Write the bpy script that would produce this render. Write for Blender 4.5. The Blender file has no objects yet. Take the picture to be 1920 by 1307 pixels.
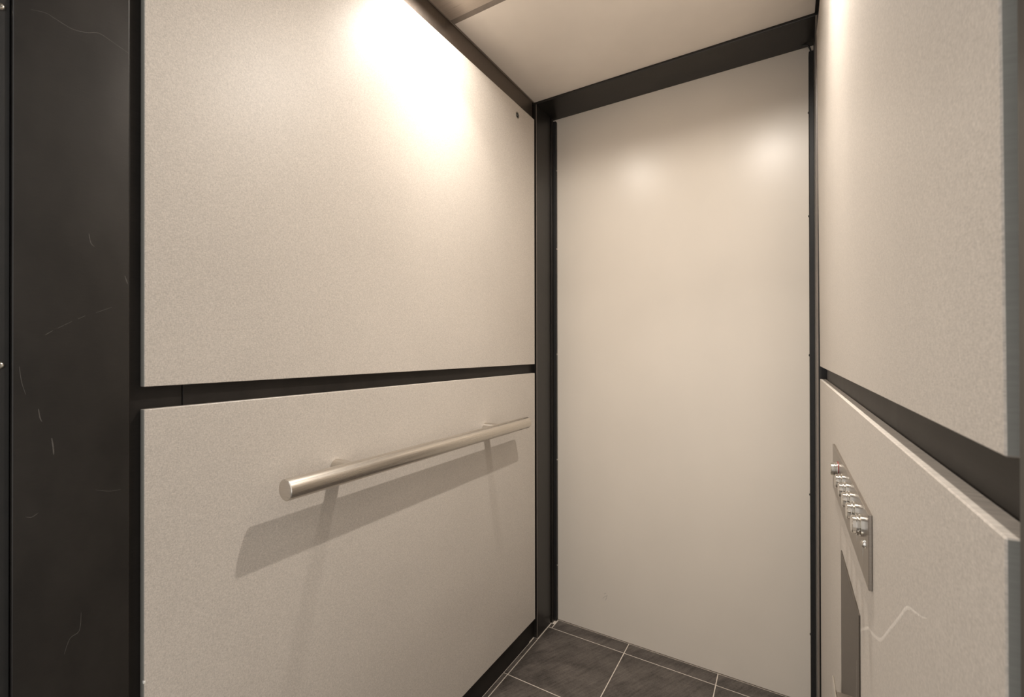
import bpy, bmesh, math, random
from mathutils import Vector, Matrix

random.seed(4)
S = bpy.context.scene
COL = S.collection

# ------------------------------------------------------------------ camera
cd = bpy.data.cameras.new('camera')
cam = bpy.data.objects.new('camera', cd)
COL.objects.link(cam)
yaw, pitch, roll = (math.radians(a) for a in (31.0884, 0.1801, -0.0953))
fwd = Vector((-math.sin(yaw) * math.cos(pitch), math.cos(yaw) * math.cos(pitch), math.sin(pitch)))
r0 = Vector((math.cos(yaw), math.sin(yaw), 0))
u0 = r0.cross(fwd)
rt = math.cos(roll) * r0 + math.sin(roll) * u0
up = -math.sin(roll) * r0 + math.cos(roll) * u0
cam.matrix_world = Matrix(((rt.x, up.x, -fwd.x, 0), (rt.y, up.y, -fwd.y, 0), (rt.z, up.z, -fwd.z, 1.1771), (0, 0, 0, 1)))
cd.sensor_width = 36
cd.sensor_fit = 'HORIZONTAL'
cd.lens = 850.85 / 1920 * 36
cd.clip_start = 0.01
cd.dof.use_dof = True
cd.dof.focus_distance = 1.6
cd.dof.aperture_fstop = 13
S.camera = cam

# ------------------------------------------------------------------ world, exposure
w = bpy.data.worlds.new('hall_light')
S.world = w
w.use_nodes = True
bg = w.node_tree.nodes['Background']
bg.inputs['Color'].default_value = (1.0, 0.965, 0.925, 1)
bg.inputs['Strength'].default_value = 1.1
S.view_settings.view_transform = 'Standard'
S.view_settings.look = 'None'
S.view_settings.exposure = 0.0
S.view_settings.gamma = 1.0
S.view_settings.use_curve_mapping = False

LAMP_COLOR = (1.0, 0.925, 0.84)
LAMP_BEAMS = ((7.2, 180), (3.5, 95))          # watts and spread: the bare bulb, and its reflector's downward beam
LAMPS = ((-0.70, 1.005), (-0.05, 0.96))      # the two recessed downlights
LAMP_DIM = (0.60, 1.14)                      # the lamp beside the left wall is the weaker one
LAMP_DEPTH = 0.008

# ------------------------------------------------------------------ materials
def nodes_of(name):
    m = bpy.data.materials.new(name)
    m.use_nodes = True
    nt = m.node_tree
    return m, nt, nt.nodes['Principled BSDF']

def mapping(nt, scale):
    tc = nt.nodes.new('ShaderNodeTexCoord')
    mp = nt.nodes.new('ShaderNodeMapping')
    mp.inputs['Scale'].default_value = scale
    nt.links.new(tc.outputs['Object'], mp.inputs['Vector'])
    return mp

def noise(nt, scale_vec, scale=1.0, detail=3.0, rough=0.6):
    mp = mapping(nt, scale_vec)
    n = nt.nodes.new('ShaderNodeTexNoise')
    n.inputs['Scale'].default_value = scale
    n.inputs['Detail'].default_value = detail
    n.inputs['Roughness'].default_value = rough
    nt.links.new(mp.outputs[0], n.inputs['Vector'])
    return n

def math_node(nt, op, a, b):
    n = nt.nodes.new('ShaderNodeMath')
    n.operation = op
    for i, v in enumerate((a, b)):
        if isinstance(v, (int, float)):
            n.inputs[i].default_value = v
        else:
            nt.links.new(v, n.inputs[i])
    return n.outputs[0]

def ramp(nt, fac, c0, c1, p0=0.3, p1=0.7):
    r = nt.nodes.new('ShaderNodeValToRGB')
    r.color_ramp.elements[0].position = p0
    r.color_ramp.elements[1].position = p1
    r.color_ramp.elements[0].color = (*c0, 1)
    r.color_ramp.elements[1].color = (*c1, 1)
    nt.links.new(fac, r.inputs[0])
    return r.outputs[0]

def bump(nt, bsdf, h, strength, dist):
    b = nt.nodes.new('ShaderNodeBump')
    b.inputs['Strength'].default_value = strength
    b.inputs['Distance'].default_value = dist
    nt.links.new(h, b.inputs['Height'])
    nt.links.new(b.outputs[0], bsdf.inputs['Normal'])

def plain(name, color, rough=0.5, metal=0.0, spec=0.5, var=0.0, scale=(30, 30, 30)):
    m, nt, p = nodes_of(name)
    p.inputs['Roughness'].default_value = rough
    p.inputs['Metallic'].default_value = metal
    p.inputs['Specular IOR Level'].default_value = spec
    n = noise(nt, scale)
    lo = tuple(c * (1 - var) for c in color)
    hi = tuple(min(1, c * (1 + var)) for c in color)
    nt.links.new(ramp(nt, n.outputs['Fac'], lo, hi), p.inputs['Base Color'])
    return m

def linen(name, color, rough, spec):
    """laminate printed with a fine woven crosshatch (panels lie in the y-z plane)"""
    m, nt, p = nodes_of(name)
    hor = noise(nt, (40, 260, 1000), 1.0, 2.0)
    ver = noise(nt, (40, 1000, 260), 1.0, 2.0)
    cloud = noise(nt, (3, 3, 3), 1.0, 3.0)
    mx = math_node(nt, 'ADD', hor.outputs['Fac'], ver.outputs['Fac'])
    mx = math_node(nt, 'MULTIPLY', mx, 0.5)
    c2 = math_node(nt, 'MULTIPLY', cloud.outputs['Fac'], 0.12)
    f = math_node(nt, 'ADD', mx, math_node(nt, 'SUBTRACT', c2, 0.06))
    lo = tuple(c * 0.80 for c in color)
    hi = tuple(c * 1.18 for c in color)
    nt.links.new(ramp(nt, f, lo, hi, 0.36, 0.64), p.inputs['Base Color'])
    p.inputs['Roughness'].default_value = rough
    p.inputs['Specular IOR Level'].default_value = spec
    bump(nt, p, mx, 0.12, 0.0004)
    return m

def brushed(name, color, rough, scale, aniso=0.0, metal=1.0, var=0.25, rvar=0.22):
    m, nt, p = nodes_of(name)
    n = noise(nt, scale, 1.0, 3.0)
    lo = tuple(c * (1 - var) for c in color)
    hi = tuple(min(1, c * (1 + var)) for c in color)
    nt.links.new(ramp(nt, n.outputs['Fac'], lo, hi), p.inputs['Base Color'])
    p.inputs['Metallic'].default_value = metal
    rr = nt.nodes.new('ShaderNodeMapRange')
    rr.inputs['To Min'].default_value = rough * (1 - rvar)
    rr.inputs['To Max'].default_value = rough * (1 + rvar)
    nt.links.new(n.outputs['Fac'], rr.inputs['Value'])
    nt.links.new(rr.outputs[0], p.inputs['Roughness'])
    p.inputs['Anisotropic'].default_value = aniso
    return m

def dark_steel(name, c0, c1, rough=0.42, spec=0.5):
    """hot-rolled, waxed steel: blotchy brown-black with fine rub marks"""
    m, nt, p = nodes_of(name)
    a = noise(nt, (9, 9, 5), 1.0, 5.0, 0.65)
    b = noise(nt, (60, 60, 900), 1.0, 3.0)
    f = math_node(nt, 'ADD', math_node(nt, 'MULTIPLY', a.outputs['Fac'], 0.75), math_node(nt, 'MULTIPLY', b.outputs['Fac'], 0.25))
    nt.links.new(ramp(nt, f, c0, c1, 0.36, 0.62), p.inputs['Base Color'])
    rr = nt.nodes.new('ShaderNodeMapRange')
    rr.inputs['To Min'].default_value = rough * 0.85
    rr.inputs['To Max'].default_value = rough * 1.2
    nt.links.new(a.outputs['Fac'], rr.inputs['Value'])
    nt.links.new(rr.outputs[0], p.inputs['Roughness'])
    p.inputs['Specular IOR Level'].default_value = spec
    return m

def slate(name):
    m, nt, p = nodes_of(name)
    big = noise(nt, (7, 11, 7), 1.0, 6.0, 0.65)
    fine = noise(nt, (220, 220, 220), 1.0, 3.0, 0.7)
    turn = mapping(nt, (1, 1, 1))
    turn.inputs['Rotation'].default_value = (0, 0, math.radians(27))
    mp = nt.nodes.new('ShaderNodeMapping')
    mp.inputs['Scale'].default_value = (420, 30, 30)
    nt.links.new(turn.outputs[0], mp.inputs['Vector'])
    st = nt.nodes.new('ShaderNodeTexNoise')
    st.inputs['Scale'].default_value = 0.35
    st.inputs['Detail'].default_value = 4
    nt.links.new(mp.outputs[0], st.inputs['Vector'])
    f = math_node(nt, 'ADD', math_node(nt, 'MULTIPLY', big.outputs['Fac'], 0.5), math_node(nt, 'MULTIPLY', fine.outputs['Fac'], 0.25))
    f = math_node(nt, 'ADD', f, math_node(nt, 'MULTIPLY', st.outputs['Fac'], 0.25))
    nt.links.new(ramp(nt, f, (0.026, 0.0215, 0.0185), (0.150, 0.128, 0.112), 0.36, 0.68), p.inputs['Base Color'])
    p.inputs['Roughness'].default_value = 0.55
    p.inputs['Specular IOR Level'].default_value = 0.4
    h = math_node(nt, 'ADD', fine.outputs['Fac'], math_node(nt, 'MULTIPLY', st.outputs['Fac'], 1.5))
    bump(nt, p, h, 0.35, 0.001)
    return m

def emitter(name, color, strength):
    m, nt, p = nodes_of(name)
    p.inputs['Base Color'].default_value = (*color, 1)
    p.inputs['Emission Color'].default_value = (*color, 1)
    p.inputs['Emission Strength'].default_value = strength
    return m

PANEL = (0.555, 0.506, 0.452)
M_linen = linen('linen_laminate', PANEL, 0.40, 0.5)
M_edge = plain('laminate_edge', (0.34, 0.335, 0.305), 0.5, var=0.06, scale=(20, 20, 500))
M_door = plain('satin_enamel', (0.71, 0.645, 0.565), 0.32, spec=0.5, var=0.035, scale=(2.2, 2, 1.6))
M_ceil = plain('ceiling_laminate', (0.77, 0.71, 0.645), 0.28, spec=0.5, var=0.04, scale=(4, 4, 4))
M_ceil_front = brushed('shaded_ceiling_sheet', (0.46, 0.40, 0.345), 0.30, (8, 600, 8), metal=0.6, var=0.12)  # front ceiling laminate; its shade is put into this browner metal colour
M_steel = dark_steel('dark_waxed_steel', (0.0075, 0.0063, 0.0054), (0.018, 0.0152, 0.0128), 0.34, 0.55)
M_steel_deep = dark_steel('dark_backing_steel', (0.012, 0.0100, 0.0084), (0.024, 0.0200, 0.0170), 0.52, 0.28)
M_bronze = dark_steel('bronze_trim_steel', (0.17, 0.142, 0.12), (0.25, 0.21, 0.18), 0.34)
M_header = brushed('bronzed_header_sheet', (0.17, 0.142, 0.12), 0.36, (30, 700, 30), metal=0.9, var=0.15)
M_rubber = plain('black_rubber', (0.012, 0.0115, 0.011), 0.55, var=0.2)
M_shell = plain('outer_shell_steel', (0.02, 0.018, 0.016), 0.6, var=0.2)
M_tile = slate('slate_tile')
M_grout = plain('pale_grout', (0.60, 0.535, 0.465), 0.85, var=0.12, scale=(80, 80, 80))
M_rail = brushed('brushed_stainless_rail', (0.66, 0.62, 0.565), 0.27, (700, 5, 700), 0.3, var=0.04, rvar=0.06)
M_post = brushed('turned_stainless', (0.64, 0.60, 0.55), 0.30, (30, 900, 900), 0.0, var=0.08)
M_plate = brushed('brushed_stainless_plate', (0.36, 0.325, 0.29), 0.34, (20, 30, 1100), 0.3, var=0.12)
M_plate_dark = brushed('grey_stainless_plate', (0.165, 0.145, 0.127), 0.42, (20, 30, 700), 0.2, var=0.15)
M_chrome = brushed('polished_chrome', (0.78, 0.76, 0.72), 0.13, (40, 40, 40), var=0.05)
M_screw = brushed('bright_screw_steel', (0.62, 0.60, 0.55), 0.25, (60, 60, 60), var=0.1)
M_screw_dark = plain('black_screw', (0.02, 0.018, 0.016), 0.35, metal=0.5, var=0.1)
M_red = plain('red_plastic', (0.22, 0.035, 0.03), 0.4, var=0.05)
M_hole = plain('dark_recess', (0.008, 0.0075, 0.007), 0.8, var=0.1)
M_scr_pale = plain('pale_scratch', (0.69, 0.64, 0.58), 0.6, var=0.15, scale=(200, 200, 200))
M_scr_dim = plain('dull_scratch', (0.085, 0.078, 0.07), 0.5, var=0.35, scale=(150, 150, 150))
M_white = plain('white_chip', (0.8, 0.79, 0.76), 0.6, var=0.05)
M_lens = emitter('lamp_lens', LAMP_COLOR, 40.0)
M_trim = brushed('lamp_trim_metal', (0.6, 0.57, 0.52), 0.3, (50, 50, 50), var=0.05)
M_hall = plain('hall_floor', (0.20, 0.19, 0.18), 0.6, var=0.15, scale=(6, 6, 6))

# ------------------------------------------------------------------ mesh helpers
def add_box(bm, x0, x1, y0, y1, z0, z1, bevel=0.0, seg=1):
    t = bmesh.new()
    vs = [t.verts.new((x, y, z)) for x in (x0, x1) for y in (y0, y1) for z in (z0, z1)]
    for f in ((0, 1, 3, 2), (4, 6, 7, 5), (0, 4, 5, 1), (2, 3, 7, 6), (0, 2, 6, 4), (1, 5, 7, 3)):
        t.faces.new([vs[i] for i in f])
    bmesh.ops.recalc_face_normals(t, faces=t.faces)
    if bevel > 0:
        bmesh.ops.bevel(t, geom=list(t.edges), offset=bevel, segments=seg, affect='EDGES', profile=0.5)
    me = bpy.data.meshes.new('tmp')
    t.to_mesh(me)
    t.free()
    bm.from_mesh(me)
    bpy.data.meshes.remove(me)
    return bm

AX = {'x': (Vector((0, 1, 0)), Vector((0, 0, 1)), Vector((1, 0, 0))),
      'y': (Vector((0, 0, 1)), Vector((1, 0, 0)), Vector((0, 1, 0))),
      'z': (Vector((1, 0, 0)), Vector((0, 1, 0)), Vector((0, 0, 1)))}

def add_lathe(bm, c, axis, prof, n=32):
    """prof: (offset along axis, radius) pairs; radius 0 closes the end"""
    a, b, d = AX[axis]
    c = Vector(c)
    rings = []
    for h, r in prof:
        if r <= 0:
            rings.append([bm.verts.new(c + d * h)])
        else:
            rings.append([bm.verts.new(c + d * h + a * (r * math.cos(2 * math.pi * k / n)) + b * (r * math.sin(2 * math.pi * k / n))) for k in range(n)])
    for r1, r2 in zip(rings, rings[1:]):
        for k in range(n):
            k2 = (k + 1) % n
            if len(r1) == 1 and len(r2) == 1:
                continue
            if len(r1) == 1:
                bm.faces.new((r1[0], r2[k], r2[k2]))
            elif len(r2) == 1:
                bm.faces.new((r1[k], r2[0], r1[k2]))
            else:
                bm.faces.new((r1[k], r2[k], r2[k2], r1[k2]))
    return bm

def add_ribbon(bm, pts, widths, axis, out):
    """a hair-thin raised mark lying on the plane whose normal is the x axis; out = thickness direction"""
    P = [Vector(p) for p in pts]
    n = Vector((1, 0, 0)) if axis == 'x' else Vector((0, 1, 0))
    rows = []
    for i, p in enumerate(P):
        t = (P[min(i + 1, len(P) - 1)] - P[max(i - 1, 0)]).normalized()
        s = n.cross(t).normalized() * (widths[i] * 0.5)
        rows.append((bm.verts.new(p + s), bm.verts.new(p + n * out), bm.verts.new(p - s)))
    for a, b in zip(rows, rows[1:]):
        bm.faces.new((a[0], a[1], b[1], b[0]))
        bm.faces.new((a[1], a[2], b[2], b[1]))
    return bm

def smooth_pts(pts, k=5):
    P = [Vector(p) for p in pts]
    out = []
    for i in range(len(P) - 1):
        a, b, c, d = P[max(i - 1, 0)], P[i], P[i + 1], P[min(i + 2, len(P) - 1)]
        for j in range(k):
            t = j / k
            out.append(0.5 * ((2 * b) + (c - a) * t + (2 * a - 5 * b + 4 * c - d) * t * t + (3 * b - a - 3 * c + d) * t ** 3))
    out.append(P[-1])
    return out

def world_loc(o):
    v = Vector((0, 0, 0))
    while o is not None:
        v += o.location
        o = o.parent
    return v

def obj(name, bm, mat, parent=None, loc=None, smooth=False, mat2=None):
    """link the bmesh (world coordinates) as ONE mesh object; loc = its origin"""
    me = bpy.data.meshes.new(name)
    bmesh.ops.recalc_face_normals(bm, faces=bm.faces)
    if loc is None:
        if bm.verts:
            xs = [v.co for v in bm.verts]
            loc = Vector([(min(c[i] for c in xs) + max(c[i] for c in xs)) / 2 for i in range(3)])
            loc.z = min(c.z for c in xs)
        else:
            loc = Vector((0, 0, 0))
    loc = Vector(loc)
    bmesh.ops.translate(bm, verts=bm.verts, vec=-loc)
    if smooth:
        for f in bm.faces:
            f.smooth = True
    bm.to_mesh(me)
    bm.free()
    me.materials.append(mat)
    if mat2:
        me.materials.append(mat2)
    if smooth:
        me.set_sharp_from_angle(angle=math.radians(35))
    o = bpy.data.objects.new(name, me)
    COL.objects.link(o)
    if parent is not None:
        o.parent = parent
        o.location = loc - world_loc(parent)
    else:
        o.location = loc
    return o

def box(name, x0, x1, y0, y1, z0, z1, mat, parent=None, bevel=0.0, seg=1):
    return obj(name, add_box(bmesh.new(), x0, x1, y0, y1, z0, z1, bevel, seg), mat, parent)

def lathe(name, c, axis, prof, mat, parent=None, n=32):
    return obj(name, add_lathe(bmesh.new(), c, axis, prof, n), mat, parent, smooth=True)

def thing(name, label, cat, loc, group=None):
    o = bpy.data.objects.new(name, None)
    COL.objects.link(o)
    o.location = loc
    o.empty_display_size = 0.05
    return tag(o, label, cat, group)

def tag(o, label, cat, group=None):
    o['label'] = label
    o['category'] = cat
    if group:
        o['group'] = group
    return o

def structure(o, label=None):
    o['kind'] = 'structure'
    if label:
        o['label'] = label
    return o

# ------------------------------------------------------------------ dimensions (metres)
XL, XR = -0.870, 0.087           # faces of the wall panels
TH = 0.015                       # panel thickness
BL, BR = XL - TH, XR + TH        # backing steel behind the panels
YN, YF = 0.315, 1.6207           # near and far ends of the left panels
YNR = 0.2985
YJ = 1.6405                      # far jamb begins
D = 1.80                         # face of the far door
ZP0, ZP1, ZP2, ZP3 = 0.091, 1.0832, 1.1195, 2.1112
ZS = 2.183                       # soffits
ZC = 2.191                       # ceiling

# ------------------------------------------------------------------ floor
floor = structure(box('floor', -0.95, 0.16, 0.05, 1.86, -0.06, -0.0012, M_grout), 'dark slate tile floor with thin pale grout joints')
xs = [-0.868, -0.541, -0.214, 0.0785]
ys = [1.735, 1.405, 1.075, 0.745, 0.415, 0.172]
G = 0.0016
for j in range(len(ys) - 1):
    for i in range(3):
        box('tile', xs[i] + G, xs[i + 1] - G, ys[j + 1] + G, ys[j] - G, -0.012, random.uniform(-0.0002, 0.0002), M_tile, floor, 0.0009)
    y1 = min(ys[j], YJ) - G
    if j == 0:
        y1 = YJ - 0.0015
    box('tile', BL + 0.0012, xs[0] - G, ys[j + 1] + G, y1, -0.012, 0.0, M_tile, floor, 0.0006)
bx = [-0.8500, -0.541, -0.214, 0.0660]
for i in range(3):
    box('tile', bx[i] + (G if i else 0), bx[i + 1] - (G if i < 2 else 0), ys[0] + G, D - 0.0012, -0.012, 0.0, M_tile, floor, 0.0009)
box('tile', -0.8664, -0.8540, ys[0] + G, 1.7640, -0.012, 0.0, M_tile, floor, 0.0009)
structure(box('floor', -1.6, 1.2, -1.6, 0.048, -0.06, -0.002, M_hall), 'plain grey hall floor outside the near doorway')

# ------------------------------------------------------------------ walls (dark steel shell, its jambs and backing sheets)
def seam_sheets(wall, xa, xb, pieces):
    for y0, y1, off in pieces:
        a, b = (xa, xb + off) if xb > xa else (xb + off, xa)
        box('backing_sheet', a, b, y0, y1, 0.0, 2.230, M_steel_deep, wall, 0.0006)

wl = structure(box('wall_left', -0.96, -0.905, 0.10, 1.86, 0.0, 2.36, M_shell), 'dark waxed steel side wall behind the left panels')
box('header_strip', BL - 0.0030, BL + 0.0010, YN, 1.6300, ZP3 + 0.004, ZC - 0.0012, M_header, wl, 0.0004)
seam_sheets(wl, -0.9045, BL, ((0.2975, 0.3742, -0.0020), (0.3752, 1.598, -0.0003), (1.599, 1.6390, -0.0035)))
box('jamb', -0.9045, XL, YJ, 1.765, 0.0, ZS - 0.0005, M_steel, wl, 0.0014, 2)
box('jamb', -0.9045, XL, 0.1712, 0.2957, 0.0, ZS - 0.0005, M_steel, wl, 0.0012, 2)
box('edge_highlight', -0.8722, -0.8698, YJ - 0.0014, YJ - 0.0002, 0.0, ZS - 0.0008, M_bronze, wl, 0.0003)  # paler strip: the bevel's highlight, with some wear, put in as colour
st = box('seal_strip', -0.9045, -0.8640, 1.7662, 1.7845, 0.0, ZS - 0.0005, M_steel, wl, 0.0008)
st = box('seal_strip', -0.9045, -0.8525, 1.7850, 1.7990, 0.004, ZS - 0.012, M_rubber, wl, 0.0012)
SCREW_Z = [1.158 + 0.458 * k for k in (-2, -1, 0, 1)] + [1.957]
for z in SCREW_Z:
    lathe('screw', (-0.8525, 1.7915, z), 'x', [(-0.0003, 0.0), (-0.0003, 0.0034), (0.0010, 0.0032), (0.0020, 0.0018), (0.0023, 0.0)], M_screw, st, 14)
sn = box('seal_strip', -0.9045, -0.8765, 0.115, 0.1705, 0.0, ZS - 0.0005, M_rubber, wl, 0.0008)
for z in (1.6268, 1.158, 0.700):
    s = add_lathe(bmesh.new(), (-0.8765, 0.1615, z), 'x', [(-0.0003, 0.0), (-0.0003, 0.0050), (0.0011, 0.0049), (0.0026, 0.0036), (0.0033, 0.0021), (0.0033, 0.0020), (0.0016, 0.0018), (0.0016, 0.0)], 20)
    obj('screw', s, M_screw, sn, smooth=True)

wr = structure(box('wall_right', 0.1225, 0.18, 0.10, 1.86, 0.0, 2.36, M_shell), 'dark waxed steel side wall behind the right panels')
seam_sheets(wr, 0.1215, BR, ((0.3060, 1.590, 0.0003), (1.591, 1.6390, 0.003)))
box('jamb', 0.0800, 0.1215, YJ, 1.765, 0.0, ZS - 0.0005, M_steel, wr, 0.0016, 2)
box('jamb', 0.0830, 0.1215, 0.172, 0.2715, 0.0, ZS - 0.0005, M_steel, wr, 0.0016, 2)
box('edge_highlight', 0.0797, 0.0846, YJ - 0.0022, YJ - 0.0003, 0.0, ZS - 0.0008, M_bronze, wr, 0.0004)  # paler strip: the light on the jamb's front face, put in as colour
st = box('seal_strip', 0.0675, 0.1215, 1.7662, 1.7990, 0.004, 2.150, M_rubber, wr, 0.0012)
for z in SCREW_Z:
    lathe('screw', (0.0675, 1.784, z), 'x', [(0.0003, 0.0), (0.0003, 0.0040), (-0.0012, 0.0038), (-0.0024, 0.0022), (-0.0028, 0.0)], M_screw_dark, st, 14)
box('seal_strip', 0.0895, 0.1215, 0.115, 0.1713, 0.0, ZS - 0.0005, M_rubber, wr, 0.0008)

# dull rub marks on the near left jamb
XJ = XL + 0.00003
marks = [
    ([(0.1882, 1.6371), (0.2021, 1.6416), (0.2127, 1.6394), (0.2293, 1.6361), (0.2449, 1.6401), (0.2586, 1.6475), (0.2742, 1.6439), (0.2950, 1.6374)], 0.0007),
    ([(0.2026, 1.1988), (0.2100, 1.2050)], 0.0006), ([(0.2150, 1.2085), (0.2300, 1.2190)], 0.0005), ([(0.2360, 1.2225), (0.2441, 1.2278)], 0.0006), ([(0.2560, 1.2330), (0.2745, 1.2426)], 0.0006),
    ([(0.1960, 1.0980), (0.1975, 1.0860), (0.1995, 1.0800)], 0.0011), ([(0.2090, 1.0560), (0.2105, 1.0440), (0.2110, 1.0330)], 0.0016),
    ([(0.1780, 1.1560), (0.1800, 1.1360), (0.1840, 1.1180)], 0.0005),
    ([(0.1840, 0.955), (0.1900, 0.953), (0.1960, 0.957)], 0.0006), ([(0.2560, 0.972), (0.2720, 0.966), (0.2860, 0.965)], 0.0005),
    ([(0.2400, 0.800), (0.2380, 0.775), (0.2280, 0.769), (0.2220, 0.750)], 0.0006),
    ([(0.2850, 0.640), (0.2740, 0.610), (0.2620, 0.590), (0.2500, 0.560)], 0.0008), ([(0.2780, 0.645), (0.2840, 0.650)], 0.0014),
    ([(0.2900, 1.2920), (0.2935, 1.2800)], 0.0013), ([(0.2480, 1.3480), (0.2500, 1.3350), (0.2540, 1.3300)], 0.0011),
]
for pts, wd in marks:
    P = smooth_pts([(XJ, a, b) for a, b in pts], 4)
    obj('scratch', add_ribbon(bmesh.new(), P, [wd * (0.35 + 0.65 * math.sin(math.pi * (i + 0.6) / (len(P) + 0.2))) for i in range(len(P))], 'x', 0.00004), M_scr_dim, wl)

# ------------------------------------------------------------------ far door
door = structure(box('door_1', -0.895, 0.112, D, 1.845, 0.0025, 2.30, M_door, bevel=0.001), 'smooth beige enamelled door panel at the far end')
smudge = [[(-0.650, 0.150), (-0.641, 0.160), (-0.630, 0.168)], [(-0.645, 0.170), (-0.636, 0.176)], [(-0.640, 0.145), (-0.634, 0.155), (-0.632, 0.166)]]
M_scuff = plain('grey_scuff', (0.40, 0.37, 0.33), 0.5, var=0.05)
for pts in smudge:
    P = smooth_pts([(a, D - 0.00003, b) for a, b in pts], 4)
    obj('scuff', add_ribbon(bmesh.new(), P, [0.0012] * len(P), 'y', -0.00003), M_scuff, door)

# ------------------------------------------------------------------ ceiling
ceil = structure(box('ceiling', -0.96, 0.18, 0.10, 1.86, 2.262, 2.36, M_shell), 'ceiling of glossy beige sheets in a dark steel frame')
box('soffit', -0.9045, 0.1215, YJ + 0.0005, 1.7995, ZS, 2.2615, M_steel, ceil, 0.0015, 2)
box('soffit', -0.9045, 0.1215, 0.120, 0.2965, ZS, 2.2615, M_steel, ceil, 0.0015, 2)
box('ceiling_panel', -0.8790, 0.0785, 1.1160, YJ - 0.0005, ZC, 2.206, M_ceil, ceil, 0.0008)
box('divider_bar', -0.8790, 0.0785, 1.0950, 1.1155, ZC - 0.0005, 2.210, M_bronze, ceil, 0.0008)
box('edge_bar', -0.8845, -0.8795, 0.298, YJ - 0.0005, ZC - 0.0005, 2.210, M_bronze, ceil)
box('edge_bar', 0.0790, 0.1015, 0.298, YJ - 0.0005, ZC - 0.0005, 2.210, M_steel, ceil)

def holed_sheet(x0, x1, y0, y1, z0, z1, holes, r, half=0.07, n=32):
    """flat sheet with round holes: square cells round each hole, plain cells elsewhere"""
    bm = bmesh.new()
    def cell(a, b, c, d, z):
        vs = [bm.verts.new(p) for p in ((a, c, z), (b, c, z), (b, d, z), (a, d, z))]
        bm.faces.new(vs)
    hs = sorted(holes)
    for z in (z0, z1):
        xa = x0
        for hx, hy in hs:
            h = min(half, hx - x0 - 0.002, x1 - hx - 0.002)
            if hx - h - xa > 1e-4:
                cell(xa, hx - h, y0, y1, z)
            cell(hx - h, hx + h, y0, hy - h, z)
            cell(hx - h, hx + h, hy + h, y1, z)
            ins, outs = [], []
            for k in range(n):
                a = 2 * math.pi * k / n
                c, s = math.cos(a), math.sin(a)
                q = h / max(abs(c), abs(s))
                ins.append(bm.verts.new((hx + r * c, hy + r * s, z)))
                outs.append(bm.verts.new((hx + q * c, hy + q * s, z)))
            for k in range(n):
                k2 = (k + 1) % n
                bm.faces.new((ins[k], outs[k], outs[k2], ins[k2]))
            xa = hx + h
        cell(xa, x1, y0, y1, z)
    for p, q in (((x0, y0), (x1, y0)), ((x1, y0), (x1, y1)), ((x1, y1), (x0, y1)), ((x0, y1), (x0, y0))):
        bm.faces.new([bm.verts.new(v) for v in ((*p, z0), (*q, z0), (*q, z1), (*p, z1))])
    return bm

RA = 0.043
obj('ceiling_panel', holed_sheet(-0.8785, 0.0785, 0.2975, 1.0942, ZC - 0.002, 2.204, LAMPS, RA), M_ceil_front, ceil)

# ------------------------------------------------------------------ wall panels
def wall_panel(label, x0, x1, y0, y1, z0, z1, lean=0.0):
    bm = add_box(bmesh.new(), x0, x1, y0, y1, z0, z1, 0.0008)
    if lean:
        for v in bm.verts:
            v.co.x += lean * (v.co.z - z0)
    for f in bm.faces:
        f.material_index = 1 if abs(f.normal.y) > 0.9 else 0
    o = obj('wall_panel', bm, M_linen, mat2=M_edge)
    return tag(o, label, 'wall panel', 'linen laminate wall panels')

ul = wall_panel('large upper beige linen-textured panel on the left wall, above the handrail panel', BL, XL, YN, YF, ZP2, ZP3)
ll = wall_panel('lower beige linen-textured panel carrying the steel handrail', BL, XL, YN, YF, ZP0, ZP1)
ur = wall_panel('upper beige panel on the right wall, above the button plate panel', XR, BR - 0.0002, YNR, 1.62, 1.1270, 2.122, -0.0050)
lr = wall_panel('lower beige panel carrying the push-button plate, with a curved pale scratch', XR, BR - 0.0002, YNR, 1.62, ZP0, 1.0896)

fs = lathe('fastener', (XL, 1.485, 2.0688), 'x', [(-0.0004, 0.0130), (0.0008, 0.0126), (0.0014, 0.0110), (0.0012, 0.0094), (0.0004, 0.0088)], M_screw, ul, 24)
lathe('core', (XL, 1.485, 2.0688), 'x', [(0.0003, 0.0028), (0.0010, 0.0024), (0.0010, 0.0)], M_screw, fs, 16)
lathe('recess', (XL, 1.485, 2.0688), 'x', [(0.0003, 0.0089), (0.0003, 0.0)], M_hole, fs, 20)
ch = bmesh.new()
add_box(ch, XL - 0.004, XL + 0.0004, 0.3140, 0.3170, 0.650, 0.6545, 0.0006)
obj('chip', ch, M_white, ll)
sc = smooth_pts([(XR, a, b) for a, b in ((0.8014, 0.7725), (0.775, 0.795), (0.7495, 0.8096), (0.713, 0.8301), (0.6765, 0.8418), (0.637, 0.8577), (0.6142, 0.8713), (0.5708, 0.9048), (0.5336, 0.933), (0.5075, 0.954), (0.4936, 0.9621), (0.4769, 0.9677), (0.4519, 0.9756), (0.437, 0.982))], 5)
obj('scratch', add_ribbon(bmesh.new(), [p - Vector((0.00003, 0, 0)) for p in sc], [0.0038 * min(1, 0.25 + i / 10, 0.15 + (len(sc) - i) / 26) for i in range(len(sc))], 'x', -0.00004), M_scr_pale, lr)

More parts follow.
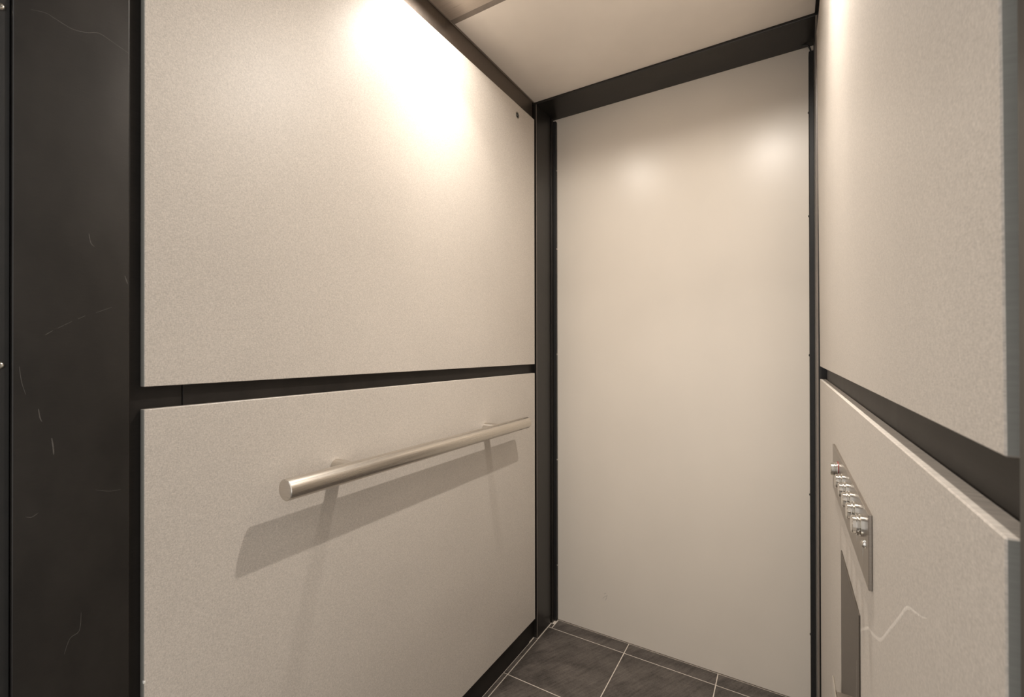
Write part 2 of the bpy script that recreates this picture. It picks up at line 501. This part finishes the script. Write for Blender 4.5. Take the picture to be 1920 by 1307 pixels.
# ------------------------------------------------------------------ handrail
XH, ZH, RH = -0.802, 0.9153, 0.0204
rail = thing('handrail', 'round brushed steel handrail on two short posts across the lower left panel', 'handrail', (XL, 0.98, ZH))
lathe('rail', (XH, 0.0, ZH), 'y', [(0.5075, RH - 0.0012), (0.5087, RH), (1.4300, RH), (1.4312, RH - 0.0012)], M_rail, rail, 48)
for y, s in ((0.5075, -1), (1.4312, 1)):
    lathe('end_cap', (XH, y, ZH), 'y', [(0.0, RH - 0.0012), (s * 0.0003, RH - 0.0020), (s * 0.0003, 0.0)], M_post, rail, 48)
for y in (0.674, 1.266):
    post = lathe('mounting_post', (XL, y, ZH), 'x', [(0.0, 0.0160), (0.0006, 0.0165), (0.0600, 0.0165)], M_post, rail, 28)

# ------------------------------------------------------------------ push-button plate
XPF = 0.0830
cp = thing('button_panel', 'slim brushed steel plate with a row of round push buttons on the right panel', 'control panel', (XR, 0.913, 0.8925))
box('faceplate', XPF, XR - 0.0001, 0.6770, 1.1500, 0.8915, 0.9815, M_plate, cp, 0.0007)
ZB = 0.9540
for k, y in enumerate((0.722, 0.777, 0.832, 0.887, 0.942, 1.035)):
    red = k == 5
    b = lathe('button', (XPF, y, ZB), 'x', [(0.0, 0.0135), (-0.0030, 0.0135), (-0.0036, 0.0128), (-0.0042, 0.0110), (-0.0048, 0.0110), (-0.0052, 0.0128), (-0.0070, 0.0130), (-0.0074, 0.0118)], M_chrome, cp, 32)
    b2 = lathe('button_cap', (XPF, y, ZB), 'x', [(-0.0066, 0.0112), (-0.0112, 0.0112), (-0.0120, 0.0102), (-0.0121, 0.0)], M_chrome if not red else M_screw, b, 32)
    if red:
        b['label'] = 'chrome push button with a red collar'
        lathe('red_collar', (XPF, y, ZB), 'x', [(-0.0001, 0.0146), (-0.0014, 0.0146), (-0.0014, 0.0132)], M_red, b, 32)
    else:
        box('engraved_mark', XPF - 0.0003, XPF, y - 0.0005, y + 0.0005, 0.915, 0.930, M_screw, cp)
lathe('dome_screw', (XPF, 0.7045, 0.9370), 'x', [(0.0, 0.0050), (-0.0014, 0.0048), (-0.0030, 0.0036), (-0.0040, 0.0018), (-0.0042, 0.0)], M_chrome, cp, 24)

# ------------------------------------------------------------------ plain plate below, and the small metal bracket at its foot
ap = box('access_plate', 0.0852, XR - 0.0001, 0.7835, 1.0210, 0.4300, 0.8105, M_plate_dark, bevel=0.0006)
tag(ap, 'plain grey steel access plate below the push-button plate', 'plate')
P = smooth_pts([(0.08515, a, b) for a, b in ((0.806, 0.735), (0.809, 0.700), (0.812, 0.672), (0.814, 0.64))], 4)
obj('scratch', add_ribbon(bmesh.new(), P, [0.0010] * len(P), 'x', -0.00004), M_scr_pale, ap)
br = thing('latch_bracket', 'small bright metal bracket standing off the wall below the grey access plate', 'bracket', (XR, 0.88, 0.50))
box('ledge', 0.0635, 0.0850, 0.7000, 0.8300, 0.6150, 0.6680, M_plate, br, 0.0012)
box('side_plate', 0.0735, 0.0765, 0.9300, 1.0480, 0.4600, 0.5620, M_chrome, br, 0.0012)
box('spacer', 0.0766, 0.0851, 0.9700, 1.0000, 0.4800, 0.5300, M_plate_dark, br, 0.0008)
box('stem', 0.0700, 0.0734, 0.7600, 1.0000, 0.5200, 0.5500, M_plate, br, 0.0010)
box('spacer', 0.0700, 0.0734, 0.7600, 0.8000, 0.5501, 0.6149, M_plate_dark, br, 0.0008)

# ------------------------------------------------------------------ loose cable at the head of the right strip
def tube(bm, pts, r, n=10):
    P = [Vector(p) for p in pts]
    rings = []
    for i, p in enumerate(P):
        t = (P[min(i + 1, len(P) - 1)] - P[max(i - 1, 0)]).normalized()
        a = t.orthogonal().normalized() if not rings else (a - t * a.dot(t)).normalized()
        b = t.cross(a)
        rings.append([bm.verts.new(p + r * (math.cos(2 * math.pi * k / n) * a + math.sin(2 * math.pi * k / n) * b)) for k in range(n)])
    for r1, r2 in zip(rings, rings[1:]):
        for k in range(n):
            bm.faces.new((r1[k], r1[(k + 1) % n], r2[(k + 1) % n], r2[k]))
    for rr in (rings[0], rings[-1]):
        bm.faces.new(rr)
    return bm
cpts = smooth_pts([(0.0480, 1.780, 2.1830), (0.0560, 1.780, 2.1815), (0.0650, 1.780, 2.1770), (0.0710, 1.782, 2.1680), (0.0735, 1.784, 2.1580), (0.0740, 1.784, 2.1500)], 6)
tag(obj('cable', tube(bmesh.new(), cpts, 0.0026), M_rubber, smooth=True), 'short black cable bending into the top of the right door strip', 'cable')

# ------------------------------------------------------------------ recessed downlights
for (lx, ly), dim, lab in zip(LAMPS, LAMP_DIM, ('round recessed downlight in the ceiling beside the left wall', 'round recessed downlight in the ceiling beside the right wall')):
    t = thing('downlight', lab, 'light', (lx, ly, ZC - 0.002), 'recessed ceiling downlights')
    lathe('trim_ring', (lx, ly, 0), 'z', [(ZC - 0.0022, RA + 0.006), (ZC - 0.0040, RA + 0.005), (ZC - 0.0040, RA - 0.001), (ZC - 0.0022, RA - 0.002)], M_trim, t, 40)
    lathe('can', (lx, ly, 0), 'z', [(ZC - 0.0022, RA - 0.002), (ZC + LAMP_DEPTH, RA - 0.004), (ZC + 0.055, RA - 0.006), (ZC + 0.055, 0.0)], M_trim, t, 40)
    lathe('lamp', (lx, ly, 0), 'z', [(ZC + LAMP_DEPTH + 0.002, 0.0), (ZC + LAMP_DEPTH + 0.002, 0.018), (ZC + 0.050, 0.016), (ZC + 0.050, 0.0)], M_lens, t, 24)
    for watts, spread in LAMP_BEAMS:
        ld = bpy.data.lights.new('downlight_beam', 'AREA')
        ld.shape = 'DISK'
        ld.size = 0.034
        ld.energy = watts * dim
        ld.color = LAMP_COLOR
        ld.spread = math.radians(spread)
        lo = bpy.data.objects.new('downlight_beam', ld)
        COL.objects.link(lo)
        lo.parent = t
        lo.location = (0, 0, LAMP_DEPTH + 0.001)
